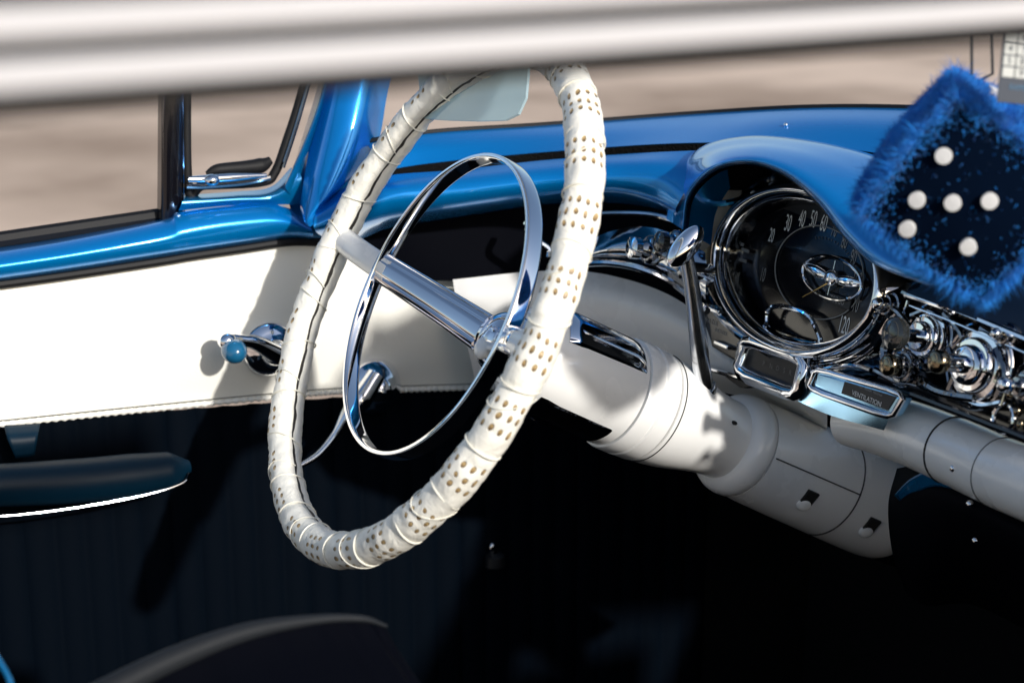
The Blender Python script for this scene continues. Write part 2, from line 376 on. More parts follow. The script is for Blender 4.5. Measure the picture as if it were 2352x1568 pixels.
mb=MB(); mb.loft([[p+V((.001,0,.0005)) for p in T2],T3],50,4); mb.build('cowl_gap','carpet',da)
mb=MB(); mb.tube(catm(T1,60),.003,8); mb.build('windshield_seal','rubber',da)
mb=MB(); mb.ell(P(1805,287,1.625),V((1,0,0)),YL,V((0,0,1)),.0022,.0022,.0022); mb.build('cowl_stud','chrome',da)
# passenger half of the dash, running on beyond the frame
e_=[T1[-1],TM[-1],T2[-1]]
rowA=[e_[0],e_[1],e_[2],V((.94,.93,1.085)),V((.91,.87,1.03)),V((.905,.86,.93)),V((.96,.86,.90))]
rowB=[V((p.x,.60,p.z)) for p in rowA]; rowC=[V((p.x-.03,.32,p.z-.004)) for p in rowA]
mb=MB(); mb.loft([rowA,rowB,rowC],30,12); mb.build('passenger_dash','blue',da,solid=.004)
mb=MB(); mb.loft([L((2150,470,1.41),(2300,530,1.345),(2440,590,1.30)),L((2130,600,1.36),(2260,640,1.315),(2440,700,1.275)),L((2080,672,1.345),(2220,725,1.31),(2440,815,1.265))],20,14); mb.build('dash_shoulder','shaded_blue',da)
mb=MB()
rA=L((738,470,1.665),(800,425,1.675),(900,402,1.675),(1050,390,1.68),(1250,368,1.68),(1400,356,1.66),(1500,350,1.64),(1620,345,1.61))
rB=L((722,500,1.635),(800,462,1.64),(900,434,1.64),(1050,415,1.65),(1250,393,1.65),(1400,381,1.63),(1500,379,1.605),(1595,390,1.58))
rC=L((722,525,1.630),(800,500,1.635),(900,470,1.64),(1050,448,1.645),(1250,424,1.645),(1400,416,1.625),(1500,424,1.60),(1570,445,1.575))
rD=L((735,540,1.655),(805,530,1.66),(900,502,1.665),(1050,480,1.67),(1250,455,1.67),(1400,447,1.65),(1490,458,1.62),(1552,482,1.59))
rE=L((760,552,1.71),(820,552,1.72),(900,522,1.72),(1050,498,1.73),(1250,470,1.73),(1400,465,1.71),(1500,478,1.67),(1565,500,1.63))
mb.loft([rA,rB,rC,rD,rE],70,30); mb.build('dash_roll','blue',da)
# instrument hood
ia=[(1572,530,1.605),(1585,450,1.575),(1640,392,1.505),(1720,375,1.455),(1800,400,1.42),(1878,464,1.385),(1940,542,1.352),(2015,608,1.31),(2135,655,1.26)]
ob=[(1535,505,1.62),(1552,418,1.625),(1612,342,1.615),(1718,314,1.58),(1845,320,1.55),(1970,345,1.50),(2090,388,1.44),(2200,445,1.375),(2330,530,1.30)]
lo=[];mi=[];ou=[];bk=[];inn=[];inn2=[];rl_=[]
for (a,b) in zip(ia,ob):
    lo.append(P(*a))
    rl_.append(P(a[0]*.90+b[0]*.10,a[1]*.90+b[1]*.10,a[2]-.012))
    mi.append(P(a[0]*.68+b[0]*.32,a[1]*.68+b[1]*.32,a[2]+(b[2]-a[2])*.02-.006))
    ou.append(P(a[0]*.30+b[0]*.70,a[1]*.30+b[1]*.70,a[2]+(b[2]-a[2])*.34))
    bk.append(P(*b))
    q=P(a[0]+(1815-a[0])*.010,a[1]+(610-a[1])*.012,a[2]+.014); inn.append(q)
    inn2.append(P(a[0]+(1830-a[0])*.03,a[1]+(620-a[1])*.03,a[2]+.15))
back2=[p+V((.05,.0,-.03)) for p in bk]
mb=MB(); mb.loft([inn,lo,rl_,mi,ou,bk,back2],80,44); hd=mb.build('instrument_hood','blue',da,ang=80)
mb=MB(); mb.loft([[p+V((.003,0,-.002)) for p in inn],[(p+q)/2 for p,q in zip(inn,inn2)],inn2],70,12); mb.build('hood_lining','black',hd)
mb=MB(); mb.poly([gp(x,y,.055) for x,y in ((1555,700),(1552,505),(1585,420),(1650,360),(1740,345),(1840,350),(1960,400),(2080,480),(2180,600),(2150,760),(1900,860),(1650,820))],N,.006); mb.build('cluster_back','black',da,smooth=False)
# recess behind, its shade put into a near-black colour
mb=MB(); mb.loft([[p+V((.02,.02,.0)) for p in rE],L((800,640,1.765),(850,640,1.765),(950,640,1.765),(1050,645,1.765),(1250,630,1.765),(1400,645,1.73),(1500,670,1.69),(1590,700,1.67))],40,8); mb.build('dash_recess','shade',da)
mb=MB(); mb.tube(catm(L((1362,492,1.675),(1430,490,1.66),(1500,494,1.64),(1570,512,1.61)),20),.0028,8); mb.build('chrome_strip','chrome',da)
mb=MB(); mb.tube(catm(L((1210,512,1.71),(1216,540,1.70),(1260,570,1.70),(1262,590,1.70)),20),.0035,8); mb.build('chrome_strip','chrome',da)
mb=MB()
def wav(p,u,v): return p-cv*(.0025*math.sin(u*8)*math.sin(v*PI))
mb.loft([L((1335,560,1.70),(1400,532,1.67),(1470,520,1.65),(1540,535,1.62),(1620,580,1.58)),L((1330,590,1.685),(1400,572,1.655),(1470,570,1.63),(1540,595,1.60),(1620,650,1.56)),L((1345,612,1.70),(1400,608,1.67),(1470,622,1.645),(1545,655,1.61),(1620,720,1.57)),],60,24,wav)
mb.build('chrome_valance','chrome_wavy',da)
mb=MB(); mb.tube(catm(L((1335,606,1.68),(1400,604,1.655),(1470,617,1.63),(1545,650,1.595),(1625,715,1.55)),30),.0035,8); mb.build('valance_trim','chrome',da)
def knob(px,py,dep,r,m='chrome',mk='chrome',ln=.028,cap=.45):
    o=gp(px,py,dep); mb=MB()
    mb.lathe(o,N,ga,gbv,[(-.004,r*1.0),(.001,r*1.0),(.003,r*.96),(.0035,r*.80),(.007,r*.78),(.009,r*.72),(.0092,r*.58),(.013,r*.56),(.015,r*.48),(.0152,r*.26),(ln-.008,r*.24)],40)
    b=mb.build('control_knob',m,da); mb=MB(); c=r*cap
    mb.lathe(o,N,ga,gbv,[(ln-.012,c*.5),(ln-.010,c*.9),(ln-.007,c),(ln-.002,c*.95),(ln,c*.75),(ln+.001,c*.4),(ln+.0012,.0001)],32)
    mb.build('knob_cap',mk,b); return b
def knob3(px,py,d,r,ln,m='chrome',mk='levchrome'):
    o=P(px,py,d); mb=MB()
    mb.lathe(o,N,ga,gbv,[(-.02,r),(.001,r),(.003,r*.9),(.004,r*.65),(.008,r*.6),(.010,r*.45),(ln-.008,r*.4)],32); b=mb.build('control_knob',m,da); mb=MB()
    mb.lathe(o,N,ga,gbv,[(ln-.010,r*.5),(ln-.008,r*.75),(ln-.001,r*.75),(ln+.001,r*.5),(ln+.0015,.0001)],28); mb.build('knob_cap',mk,b)
knob3(1492,574,1.62,.0145,.022,'levchrome','chrome'); knob3(1550,560,1.60,.0135,.020,'levchrome','smoke'); knob3(1590,625,1.565,.010,.014)
# fascia
mb=MB(); pl=[(1545,640),(1680,520),(1800,480),(1960,540),(2060,640),(2420,770),(2420,1035),(2085,908),(1880,868),(1700,890),(1590,810)]
mb.poly([gp(x,y,.02) for x,y in pl],N,.01); fa=mb.build('instrument_fascia','gloss',da,smooth=False)
def strip(pts,dep,r,m='chrome',name='chrome_trim',n=24,sm=True):
    q=[gp(x,y,dep) for x,y in pts]
    mb=MB(); mb.tube(catm(q,n) if sm else q,r,8); return mb.build(name,m,da)
strip([(2075,672),(2200,715),(2420,805)],.0,.003); strip([(2090,702),(2200,744),(2420,838)],.006,.0014)
strip([(2095,905),(2200,945),(2420,1030)],.0,.003,'gloss','lower_trim')
strip([(2085,690),(2070,760),(2090,880)],.008,.0016); strip([(2315,775),(2325,840),(2300,930)],.008,.0014)
strip([(2020,700),(2060,715),(2085,745)],.004,.003,'levchrome')
strip([(1880,850),(1950,838),(2000,850)],.004,.0022)
strip([(2110,870),(2160,900),(2240,915)],.006,.004,'dchrome'); strip([(2170,720),(2210,770),(2190,800)],.008,.003,'dchrome'); strip([(2290,800),(2310,860),(2290,910)],.006,.004,'dchrome'); strip([(2010,850),(2060,875),(2110,880)],.004,.003,'levchrome')
def ringat(px,py,dep,r,th,m='levchrome'):
    q=gp(px,py,dep); mb=MB(); mb.tube([q+ga*(r*math.cos(2*PI*i/40))+gbv*(r*math.sin(2*PI*i/40)) for i in range(40)],th,8,closed=True); mb.build('knob_bezel',m,da)
ringat(2245,840,.012,.034,.0022); ringat(2135,775,.014,.0275,.0018); ringat(2365,890,.014,.0190,.0018); ringat(2075,842,.006,.0170,.0016); ringat(2305,960,.010,.011,.002,'chrome')
strip([(2180,800),(2195,850),(2180,895)],.006,.0035,'dchrome'); strip([(2095,725),(2130,715),(2170,735)],.008,.003,'levchrome'); strip([(2255,755),(2300,790),(2300,830)],.010,.0035,'levchrome'); strip([(2200,905),(2250,930),(2300,925)],.008,.003,'chrome'); strip([(2050,760),(2030,800),(2040,850)],.004,.004,'levchrome')
for (x,y) in ((2322,905),(2338,945),(2350,890),(2345,975)):
    mb=MB(); mb.ell(gp(x,y,.008),ga,gbv,N,.0032,.0045,.004,12,8); mb.build('panel_screw','brass',da)
# speedometer
def ering(prof,n=96,a0=0,a1=360):
    full=(a1-a0)==360; m=n if full else n+1
    mb=MB(); vs=[];fs=[]
    for off,h in prof:
        for j in range(m):
            t=R(a0+(a1-a0)*j/n); vs.append(G+ga*((.127-off)*math.cos(t))+gbv*((.0755-off)*math.sin(t))+N*h)
    for i in range(len(prof)-1):
        for j in range(n): fs.append((i*m+j,i*m+(j+1)%m,(i+1)*m+(j+1)%m,(i+1)*m+j))
    mb.add(vs,fs); return mb
sp=ering([(-.005,-.02),(-.0035,-.002),(-.0015,.005),(.001,.0085),(.0035,.0088),(.0055,.006),(.0066,.001),(.0068,.0)]).build('speedometer','chrome',da,ang=70)
ering([(.0066,.0),(.0072,-.002),(.0090,-.003),(.0095,-.001)]).build('bezel_groove','levchrome',sp)
ering([(.0095,-.002),(.0100,.0005),(.0112,.0008),(.0124,-.002),(.0126,-.006)]).build('inner_bezel','chrome',sp,ang=70)
ering([(.0126,-.005),(.0133,-.010),(.0145,-.0215)]).build('bezel_cone','dchrome',sp)
mb=ering([(.0140,-.021),(.06,-.021),(.0754,-.021)]); mb.build('dial','black',sp)
ering([(-.005,-.004),(-.010,-.010),(-.016,-.006),(-.022,-.012),(-.030,-.018)],80,105,330).build('cluster_surround','dchrome',da,ang=70)
DZ=.0205
nums=[('10',1752,632,),('20',1772,542),('30',1810,514),('40',1842,504),('50',1868,505),('60',1892,514),('70',1916,529),('80',1940,555),('90',1960,592),('100',1968,642),('110',1962,700),('120',1938,748)]
for t,x,y in nums:
    big=t in ('30','40','50','60','120')
    mb=MB(); text(mb,t,.0150 if big else .0128,gp(x,y,DZ-.001),ga,gbv*1.5,sx=.66); mb.build('numeral','ink' if big or t=='20' else 'dimink',sp,smooth=False)
mb=MB()
for k in range(16):
    t=R(112-84*k/15); q=gp(1885,628,DZ-.001); d=ga*math.cos(t)*.047+gbv*math.sin(t)*.031; d2=ga*math.cos(t)*.051+gbv*math.sin(t)*.0335
    mb.tube([q+d,q+d2],.0003,4)
mb.build('tick_scale','faintink',sp)
def oval(px,py,dep,a,b,r,m,name,par,n=64):
    q=gp(px,py,dep); mb=MB(); mb.tube([q+ga*(a*math.cos(2*PI*i/n))+gbv*(b*math.sin(2*PI*i/n)) for i in range(n)],r,8,closed=True); return mb.build(name,m,par)
oval(1878,625,DZ-.002,.066,.042,.0006,'dimink','dial_ring',sp)
em=oval(1910,638,DZ-.006,.043,.0185,.0016,'chrome','emblem_ring',sp)
mb=MB(); q=gp(1910,638,DZ-.006)
mb.ell(q,ga,gbv,N,.009,.008,.005)
for sg in (1,-1):
    mb.ell(q+ga*sg*.023+gbv*.0015,(ga+gbv*.10*sg).normalized(),(gbv-ga*.10*sg).normalized(),N,.019,.0052,.003)
mb.tube([q-gbv*.016,q+gbv*.016],[.0004,.0018,.0004],6); mb.build('emblem_wings','chrome',sp)
mb=MB(); mb.tube([gp(1905,648,DZ-.009),gp(1843,682,DZ-.009)],[.0008,.0003],6); mb.build('needle','gold',sp)
mb=MB(); q=gp(1925,690,DZ-.003); mb.box(q,ga,gbv,N,.019,.0048,.0012); mb.build('odometer','black',sp,bevel=.0008)
mb=MB(); text(mb,'70300',.0080,q+N*.0016,ga,gbv,sx=1.1); mb.build('odometer_digits','dimink',sp,smooth=False)
mb=MB(); tr=[gp(x,y,.010) for x,y in ((1764,714),(1795,703),(1852,722),(1876,758),(1880,788),(1822,778),(1766,754))]; mb.tube(catm(tr,70,True),.0024,8,closed=True); mb.build('indicator_frame','chrome',sp)
for x,y in ((1700,560),(1712,575),(1706,598),(1696,540)):
    mb=MB(); mb.box(gp(x,y,.016),ga,gbv,N,.006,.0015,.0005); mb.build('fuel_mark','dimink',sp)
strip([(1622,458),(1650,468),(1690,462),(1730,445)],-.0,.0035,'chrome_wavy','surround_trim')
strip([(1612,600),(1625,680),(1690,760),(1770,812)],.002,.0045,'chrome','surround_trim')
strip([(1600,620),(1605,690),(1680,775),(1750,820)],.008,.003,'levchrome','surround_trim')
strip([(1870,838),(1945,825),(2005,790),(2045,730)],.010,.004,'chrome','surround_trim')
def plate(pts,dep,th,m,name,bev=.002):
    mb=MB(); mb.poly([gp(x,y,dep) for x,y in pts],N,th); return mb.build(name,m,da,smooth=False,bevel=bev)
p1=plate([(1562,690),(1600,680),(1705,745),(1715,800),(1690,830),(1580,765)],.002,.012,'gloss','heater_plate')
mb=MB(); text(mb,'WATER',.0065,gp(1632,738,.0015),ga,gbv,sx=1.1); mb.build('plate_lettering','dimink',p1,smooth=False)
mb=MB(); text(mb,'HEATER',.0055,gp(1655,762,.0015),ga,gbv,sx=1.1); mb.build('plate_lettering','dimink',p1,smooth=False)
for (x,y) in ((1640,712),(1660,792),(1545,735)):
    mb=MB(); mb.box(gp(x,y,-.001),ga,gbv,N,.012,.0022,.003); mb.build('slide_lever','chrome',p1,bevel=.001)
strip([(1522,722),(1560,690)],0,.0035,'levchrome','slide_handle'); strip([(1545,790),(1600,835),(1700,868)],.004,.0025)
def frame(pts,dep,r,m,name,par=None):
    mb=MB(); q=[gp(x,y,dep) for x,y in pts]; dense=[]
    k=len(q)
    for i in range(k):
        a,b,c=q[i-1],q[i],q[(i+1)%k]
        dense+= [b.lerp(a,.18),b.lerp(a,.05).lerp(c,.05),b.lerp(c,.18)]
    mb.tube(dense,r,10,closed=True); return mb.build(name,m,par or da)
gi=plate([(1722,785),(1842,828),(1826,900),(1708,852)],.002,.02,'black','gear_indicator')
frame([(1714,778),(1852,826),(1834,910),(1698,856)],.0,.0076,'chrome','indicator_bezel',gi)
for t,x,y in (('P',1754,835),('N',1771,841),('D',1786,846),('S',1801,851),('R',1815,856)):
    mb=MB(); text(mb,t,.0066,gp(x,y,.0012),ga,gbv,sx=1.0); mb.build('gear_letter','faintink',gi,smooth=False)
vp=plate([(1876,848),(2072,908),(2044,956),(1864,890)],.0,.015,'sky_chrome','ventilation_plate',.004)
mb=MB(); mb.poly([gp(x,y,-.0008) for x,y in ((1940,876),(2058,911),(2038,942),(1932,903))],N,.003); mb.build('plate_inset','black',vp,smooth=False)
frame([(1872,845),(2080,906),(2048,961),(1858,893)],.0,.0028,'chrome','plate_bezel',vp)
mb=MB(); text(mb,'VENTILATION',.0060,gp(1990,915,-.0013),ga,gbv,sx=1.05); mb.build('plate_lettering','ink',vp,smooth=False)
mb=MB(); text(mb,'OFF   MEDIUM   MAXIMUM',.0026,gp(2000,898,-.0013),ga,gbv,sx=1.0); mb.build('plate_lettering','dimink',vp,smooth=False)
mb=MB(); mb.loft([[gp(x,y,.002) for x,y in ((1850,892),(1930,925),(2040,966))],[gp(x,y,.004) for x,y in ((1830,920),(1912,955),(2030,988))]],20,6); mb.build('ventilation_flange','sky_chrome',vp)
knob(2135,775,.010,.0225,ln=.042,mk='smoke',cap=.62); knob(2245,840,.008,.0285,ln=.046,mk='brass',cap=.34); knob(2050,702,.010,.012,'levchrome',ln=.02); knob(2365,890,.01,.014,'levchrome',ln=.03); knob(2075,842,.0,.0135,'dchrome','brass',ln=.02,cap=.7); knob(2195,700,.010,.009,'levchrome',ln=.018); knob(2320,770,.012,.010,'levchrome',ln=.018)
# lower white panels
mb=MB()
mb.loft([L((1040,642,1.755),(1250,622,1.745),(1400,632,1.715),(1560,690,1.665),(1700,815,1.62),(1900,915,1.58)),
 L((1050,700,1.75),(1250,680,1.735),(1400,695,1.70),(1560,750,1.65),(1700,850,1.615),(1900,945,1.58)),
 L((1075,800,1.77),(1250,790,1.755),(1400,800,1.72),(1560,835,1.67),(1700,880,1.63),(1900,970,1.60)),
 L((1095,890,1.795),(1250,890,1.79),(1400,890,1.76),(1560,895,1.72),(1700,910,1.68),(1900,990,1.64))],60,26)
mb.build('lower_panel','white',da)
mb=MB(); mb.tube(catm(L((1950,968,1.50),(2060,985,1.445),(2190,1035,1.37),(2300,1085,1.31),(2440,1140,1.24)),50),[.022,.028,.0285,.0285,.0285],28); lr=mb.build('lower_rail','white',da)
ax=(P(2300,1085,1.31)-P(2060,985,1.445)).normalized(); e1=ax.orthogonal().normalized(); e2=ax.cross(e1)
for c,r_ in ((P(2190,1035,1.37),.0009),(P(2300,1085,1.31),.0004)):
    mb=MB(); mb.tube([c+e1*(.0287*math.cos(2*PI*i/40))+e2*(.0287*math.sin(2*PI*i/40)) for i in range(40)],r_,6,closed=True); mb.build('rail_joint','dark',lr)
hb=MB(); hb.loft([L((2060,1075,1.50),(2110,1070,1.44),(2200,1095,1.37),(2420,1190,1.28)),L((2040,1160,1.50),(2100,1150,1.42),(2210,1170,1.345),(2420,1290,1.27)),L((2050,1270,1.54),(2110,1290,1.46),(2220,1290,1.40),(2420,1400,1.36)),L((2080,1360,1.62),(2130,1390,1.56),(2240,1390,1.50),(2420,1480,1.45))],30,24); hc=hb.build('heater_housing','shade',da)
for (x,y,d) in ((2190,1075,1.325),(2228,1157,1.330),(2241,1241,1.335)):
    mb=MB(); mb.ell(P(x,y,d),V((1,0,0)),YL,V((0,0,1)),.0032,.0032,.0032,12,8); mb.build('glint_stud','chrome',hc)  # studs added to stand for bright glints under the dash
mb=MB(); mb.loft([L((2055,1135,1.46),(2090,1100,1.42),(2135,1080,1.38),(2195,1078,1.35)),L((2070,1150,1.46),(2105,1130,1.42),(2150,1116,1.38),(2205,1125,1.342))],20,6); mb.build('blue_reflection_strip','teal',hc,solid=.002)  # blue reflection under the dash, made as a painted strip
# ================================================================== CAR BODY
cb=empty('vintage_car',V((.3,1.0,.3)),'vintage blue and white car body, with a blurred white roof rail across the top','car')
def LY(y,*t): return [PY(a,b,y) for a,b in t]
mb=MB()
mb.loft([LY(1.603,(-80,664),(350,604),(720,556),(900,580),(1200,590)),LY(1.597,(-80,760),(350,700),(720,650),(900,660),(1200,680)),LY(1.597,(-80,880),(350,830),(720,790),(900,780),(1200,790)),LY(1.604,(-80,985),(350,940),(720,905),(900,897),(1200,888))],60,30)
dd=mb.build('door','vinyl',cb); dd['label']='cream vinyl upper panel of the driver\'s door'
mb=MB()
mb.loft([LY(1.64,(-80,580),(150,545),(370,503),(410,482),(520,471),(640,468),(700,500)),
 LY(1.60,(-80,592),(150,556),(370,512),(412,492),(525,477),(640,474),(708,512)),
 LY(1.578,(-80,618),(150,584),(370,545),(420,528),(530,510),(645,503),(716,528)),
 LY(1.582,(-80,645),(150,612),(370,577),(430,566),(540,550),(655,535),(720,543)),
 LY(1.60,(-80,660),(150,628),(370,594),(440,583),(550,566),(660,551),(722,552))],60,28)
mb.build('door_sill','blue',dd)
mb=MB(); mb.tube(catm(LY(1.596,(-80,664),(150,633),(370,600),(440,588),(550,572),(660,556),(735,556)),50),.0045,8); mb.build('sill_gasket','rubber',dd)
def ztop(X): return .856-.0565*(X-.225)
pp=LY(1.600,(-80,983),(350,939),(720,904),(900,896),(1200,887))
mb=MB(); cpp=catm(pp,440); mb.tube(cpp,[.0027+.0007*math.sin(i*1.25) for i in range(440)],8); mb.build('piping','vinyl',dd)
mb=MB(); mb.tube(catm(LY(1.5985,(-80,974),(350,930),(720,895),(900,887),(1200,878)),60),.0005,6); mb.build('stitch_line','dark',dd)
mb=MB(); vs=[];fs=[]; n1=360;n2=10
for i in range(n1+1):
    X=-.05+1.1*i/n1
    for j in range(n2+1):
        zt=ztop(X)-.002; z=zt-(zt-.40)*j/n2
        vs.append(V((X,1.608-.004*abs(math.sin(X*PI/.030))**.6,z)))
for i in range(n1):
    for j in range(n2): fs.append((i*(n2+1)+j,i*(n2+1)+j+1,(i+1)*(n2+1)+j+1,(i+1)*(n2+1)+j))
mb.add(vs,fs); mb.build('pleated_panel','navy',dd)
mb=MB(); mb.tube(catm(LY(1.645,(-80,562),(150,528),(372,495)),30),.008,8); mb.build('window_seal','rubber',dd)
mb=MB(); p0=PY(392,60,1.63); p1=PY(388,505,1.63); t=(p1-p0).normalized()
mb.ribbon([p0,p1],[(V((1,0,0)),YL)]*2,[(-.010,-.008),(-.004,-.012),(.006,-.012),(.012,-.008),(.012,.01),(-.010,.01)]); mb.build('division_post','gloss',dd,bevel=.002)
for a,b in ((376,377),(417,421)):
    mb=MB(); mb.tube([PY(a,60,1.622),PY(b,485,1.622)],.0014,8); mb.build('post_trim','levchrome',dd)
mb=MB(); vf=LY(1.63,(428,60),(432,425),(470,425),(600,418),(632,395),(660,320),(690,225),(730,60))
mb.tube(catm(vf,80),.0050,10); mb.build('vent_window_frame','rubber',dd)
mb=MB(); mb.tube(catm(LY(1.622,(650,385),(672,320),(700,225),(742,60)),30),.0022,8); mb.build('vent_trim','levchrome',dd)
mb=MB(); mb.tube(catm(LY(1.618,(428,428),(470,428),(560,420),(620,408)),24),.0028,8); mb.build('vent_trim','levchrome',dd)
mb=MB(); mb.loft([LY(1.64,(670,400),(690,330),(722,225),(765,60)),LY(1.60,(655,430),(700,330),(738,225),(775,60)),LY(1.62,(690,470),(712,360),(748,240),(790,60))],30,12); mb.build('vent_surround','teal',dd)
mb=MB(); mb.loft([LY(1.64,(425,448),(540,440),(620,430),(668,385)),LY(1.605,(420,462),(540,455),(630,447),(690,400)),LY(1.61,(410,484),(520,473),(640,470),(700,470))],30,12); mb.build('vent_sill','teal',dd)
mb=MB(); mb.tube(LY(1.605,(432,412),(480,411),(530,408),(612,403)),[.003,.0042,.0045,.002],10); mb.ell(PY(487,414,1.595),V((1,0,0)),YL,V((0,0,1)),.0075,.007,.006); mb.build('vent_latch','chrome',dd)
mb=MB(); mb.tube(catm(LY(1.63,(475,400),(500,390),(560,385),(600,380),(622,368)),30),[.003,.006,.007,.008,.004],10); mb.build('vent_pivot','rubber',dd)
# window crank
mb=MB(); c=PY(618,800,1.597); e1=V((1,0,0)); e3=V((0,0,1))
mb.lathe(c,YN,e1,e3,[(0,.0275),(.004,.0285),(.008,.026),(.012,.020),(.016,.014),(.020,.012),(.026,.011),(.028,.0001)],40); mb.build('window_crank','chrome',dd)
mb=MB(); mb.tube(catm([c+YN*.022,PY(590,788,1.565),PY(560,782,1.56),PY(528,780,1.56)],20),[.011,.008,.006,.0075],12); mb.ell(PY(522,783,1.558),e1,YN,e3,.010,.010,.009); mb.build('crank_arm','chrome',dd)
mb=MB(); kc=PY(537,806,1.55); mb.ell(kc,e1,YN,e3,.0130,.017,.0125); mb.build('crank_knob','knobblue',dd)
mb=MB(); c=PY(855,885,1.60)
mb.lathe(c,YN,e1,e3,[(0,.030),(.005,.031),(.010,.029),(.016,.021),(.024,.014),(.030,.009),(.032,.0001)],40); mb.build('handle_escutcheon','chrome',dd)
mb=MB(); mb.tube(catm([PY(865,860,1.568),PY(830,915,1.562),PY(805,945,1.558),PY(770,1000,1.556),PY(730,1045,1.556),PY(688,1070,1.556)],30),[.010,.012,.0095,.0055,.0045,.003],12); mb.build('door_handle','chrome',dd)
mb=MB(); mb.tube(catm(LY(1.545,(-90,1118),(150,1106),(300,1092),(390,1080),(436,1070)),40),[.020,.022,.022,.019,.006],20); mb.build('armrest','armblue',dd)
mb=MB(); mb.tube(catm(LY(1.53,(-90,1190),(60,1180),(220,1158),(350,1132),(420,1108),(436,1085)),40),.0013,8); mb.build('armrest_trim','levchrome',dd)
mb=MB(); mb.loft([LY(1.59,(10,980),(50,978),(92,975)),LY(1.575,(18,1010),(52,1008),(86,1004)),LY(1.575,(35,1050),(56,1048),(78,1044))],10,10); mb.build('pull_bracket','armblue',dd,solid=.004)
# ------------------------------------------------------------------ shell
mb=MB()
mb.loft([L((748,60,1.70),(800,60,1.67),(870,60,1.67),(930,60,1.71)),L((736,215,1.70),(778,214,1.67),(842,210,1.67),(893,200,1.71)),L((712,330,1.70),(752,332,1.665),(815,325,1.665),(872,318,1.71)),L((697,420,1.69),(722,440,1.655),(770,425,1.655),(845,380,1.70)),L((690,478,1.68),(700,500,1.64),(722,490,1.64),(790,425,1.69)),L((700,512,1.66),(708,520,1.63),(720,515,1.63),(760,470,1.67))],30,50)
mb.build('windshield_pillar','blue',cb)
mb=MB(); mb.loft([L((655,440,1.735),(760,400,1.745),(885,330,1.755)),L((680,520,1.715),(780,480,1.725),(900,420,1.735)),L((700,580,1.735),(800,560,1.745),(920,500,1.755))],20,16); mb.build('pillar_base','teal',cb)
YR=.40; zb=1.3055; SL=.0215; XE=.60
def rl(X,y,z): return V((X,y,zb+z+SL*(X-.064)))
pr=[(.004,-.0),(-.003,.001),(-.0032,.0030),(-.0034,.0058),(-.0032,.0076),(-.0026,.0084),(.0055,.0088),(.0055,.0120),(-.0024,.0124),(-.0034,.0136),(-.0036,.0165),(-.0034,.0192),(-.0026,.0206),(.006,.0212),(.006,.0254),(-.003,.0260),(-.005,.032),(-.005,.06),(.02,.06),(.02,.002)]
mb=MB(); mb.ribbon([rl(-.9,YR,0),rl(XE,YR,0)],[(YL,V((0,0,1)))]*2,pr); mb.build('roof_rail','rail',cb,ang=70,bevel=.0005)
mb=MB(); mb.tube([rl(-.9,YR+.006,-.0022),rl(XE,YR+.006,-.0022)],.0038,10); mb.build('window_weatherstrip','rubber',cb)
for zz,rr in ((.0104,.0022),(.0233,.0030)):
    mb=MB(); mb.tube([rl(-.9,YR-.0018,zz),rl(XE,YR-.0018,zz)],rr,8); mb.build('rail_groove','rubber',cb)
mb=MB(); mb.box(V((.35,1.0,.33)),V((1,0,0)),YL,V((0,0,1)),1.0,.66,.01); mb.build('floor_pan','carpet',cb)
mb=MB(); mb.box(V((1.22,1.0,.62)),V((1,0,0)),YL,V((0,0,1)),.01,.66,.30); mb.build('firewall','carpet',cb)
mb=MB(); mb.box(V((.2,.36,.68)),V((1,0,0)),YL,V((0,0,1)),1.0,.02,.35); mb.build('side_panel','navy',cb)
mb=MB(); mb.box(V((1.02,1.62,.58)),V((1,0,0)),YL,V((0,0,1)),.2,.01,.3); mb.build('kick_panel','carpet',cb)
cw=list(T1)+[V((T1[-1].x,.75,T1[-1].z)),V((T1[-1].x-.03,.24,T1[-1].z-.004))]
mb=MB(); mb.loft([[p+V((0,0,-.006)) for p in cw],[p+V((.45,.0 if i<3 else -.03,-.05)) for i,p in enumerate(cw)]],50,6); mb.build('cowl_panel','blue',cb)
# ================================================================== SEAT
fsx=empty('front_seat',V((.2,1.0,.4)),'dark front bench seat with a dim grey bolster edge at the bottom of the view','car seat')
ed=L((-60,1730,1.0),(180,1620,1.02),(380,1520,1.04),(560,1452,1.06),(720,1423,1.08),(830,1420,1.09),(888,1437,1.10))
mb=MB(); mb.tube(catm(ed,60),[.010,.0095,.008,.006,.0035,.0024,.0012],16); mb.build('bolster','seat',fsx)
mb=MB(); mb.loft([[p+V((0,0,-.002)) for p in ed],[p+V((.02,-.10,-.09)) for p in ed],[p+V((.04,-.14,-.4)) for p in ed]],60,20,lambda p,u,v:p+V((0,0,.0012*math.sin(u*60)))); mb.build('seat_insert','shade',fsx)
mb=MB(); mb.tube(catm(L((-30,1480,.95),(0,1520,.95),(25,1570,.95),(35,1640,.95)),16),.0016,8); mb.build('seat_piping','teal',fsx)
fw=empty('floor_switch',P(1132,1262,1.9),'tiny chrome plunger switch glinting in the dark footwell below the wheel','switch')
mb=MB(); mb.ell(P(1130,1258,1.895),V((1,0,0)),YL,V((0,0,1)),.004,.004,.007,14,10); b=mb.build('plunger','chrome',fw)
mb=MB(); mb.lathe(P(1136,1275,1.90),V((0,0,1)),V((1,0,0)),YL,[(-.012,.012),(0,.011),(.003,.007),(.004,.0045)],20); mb.build('base_collar','black',fw)
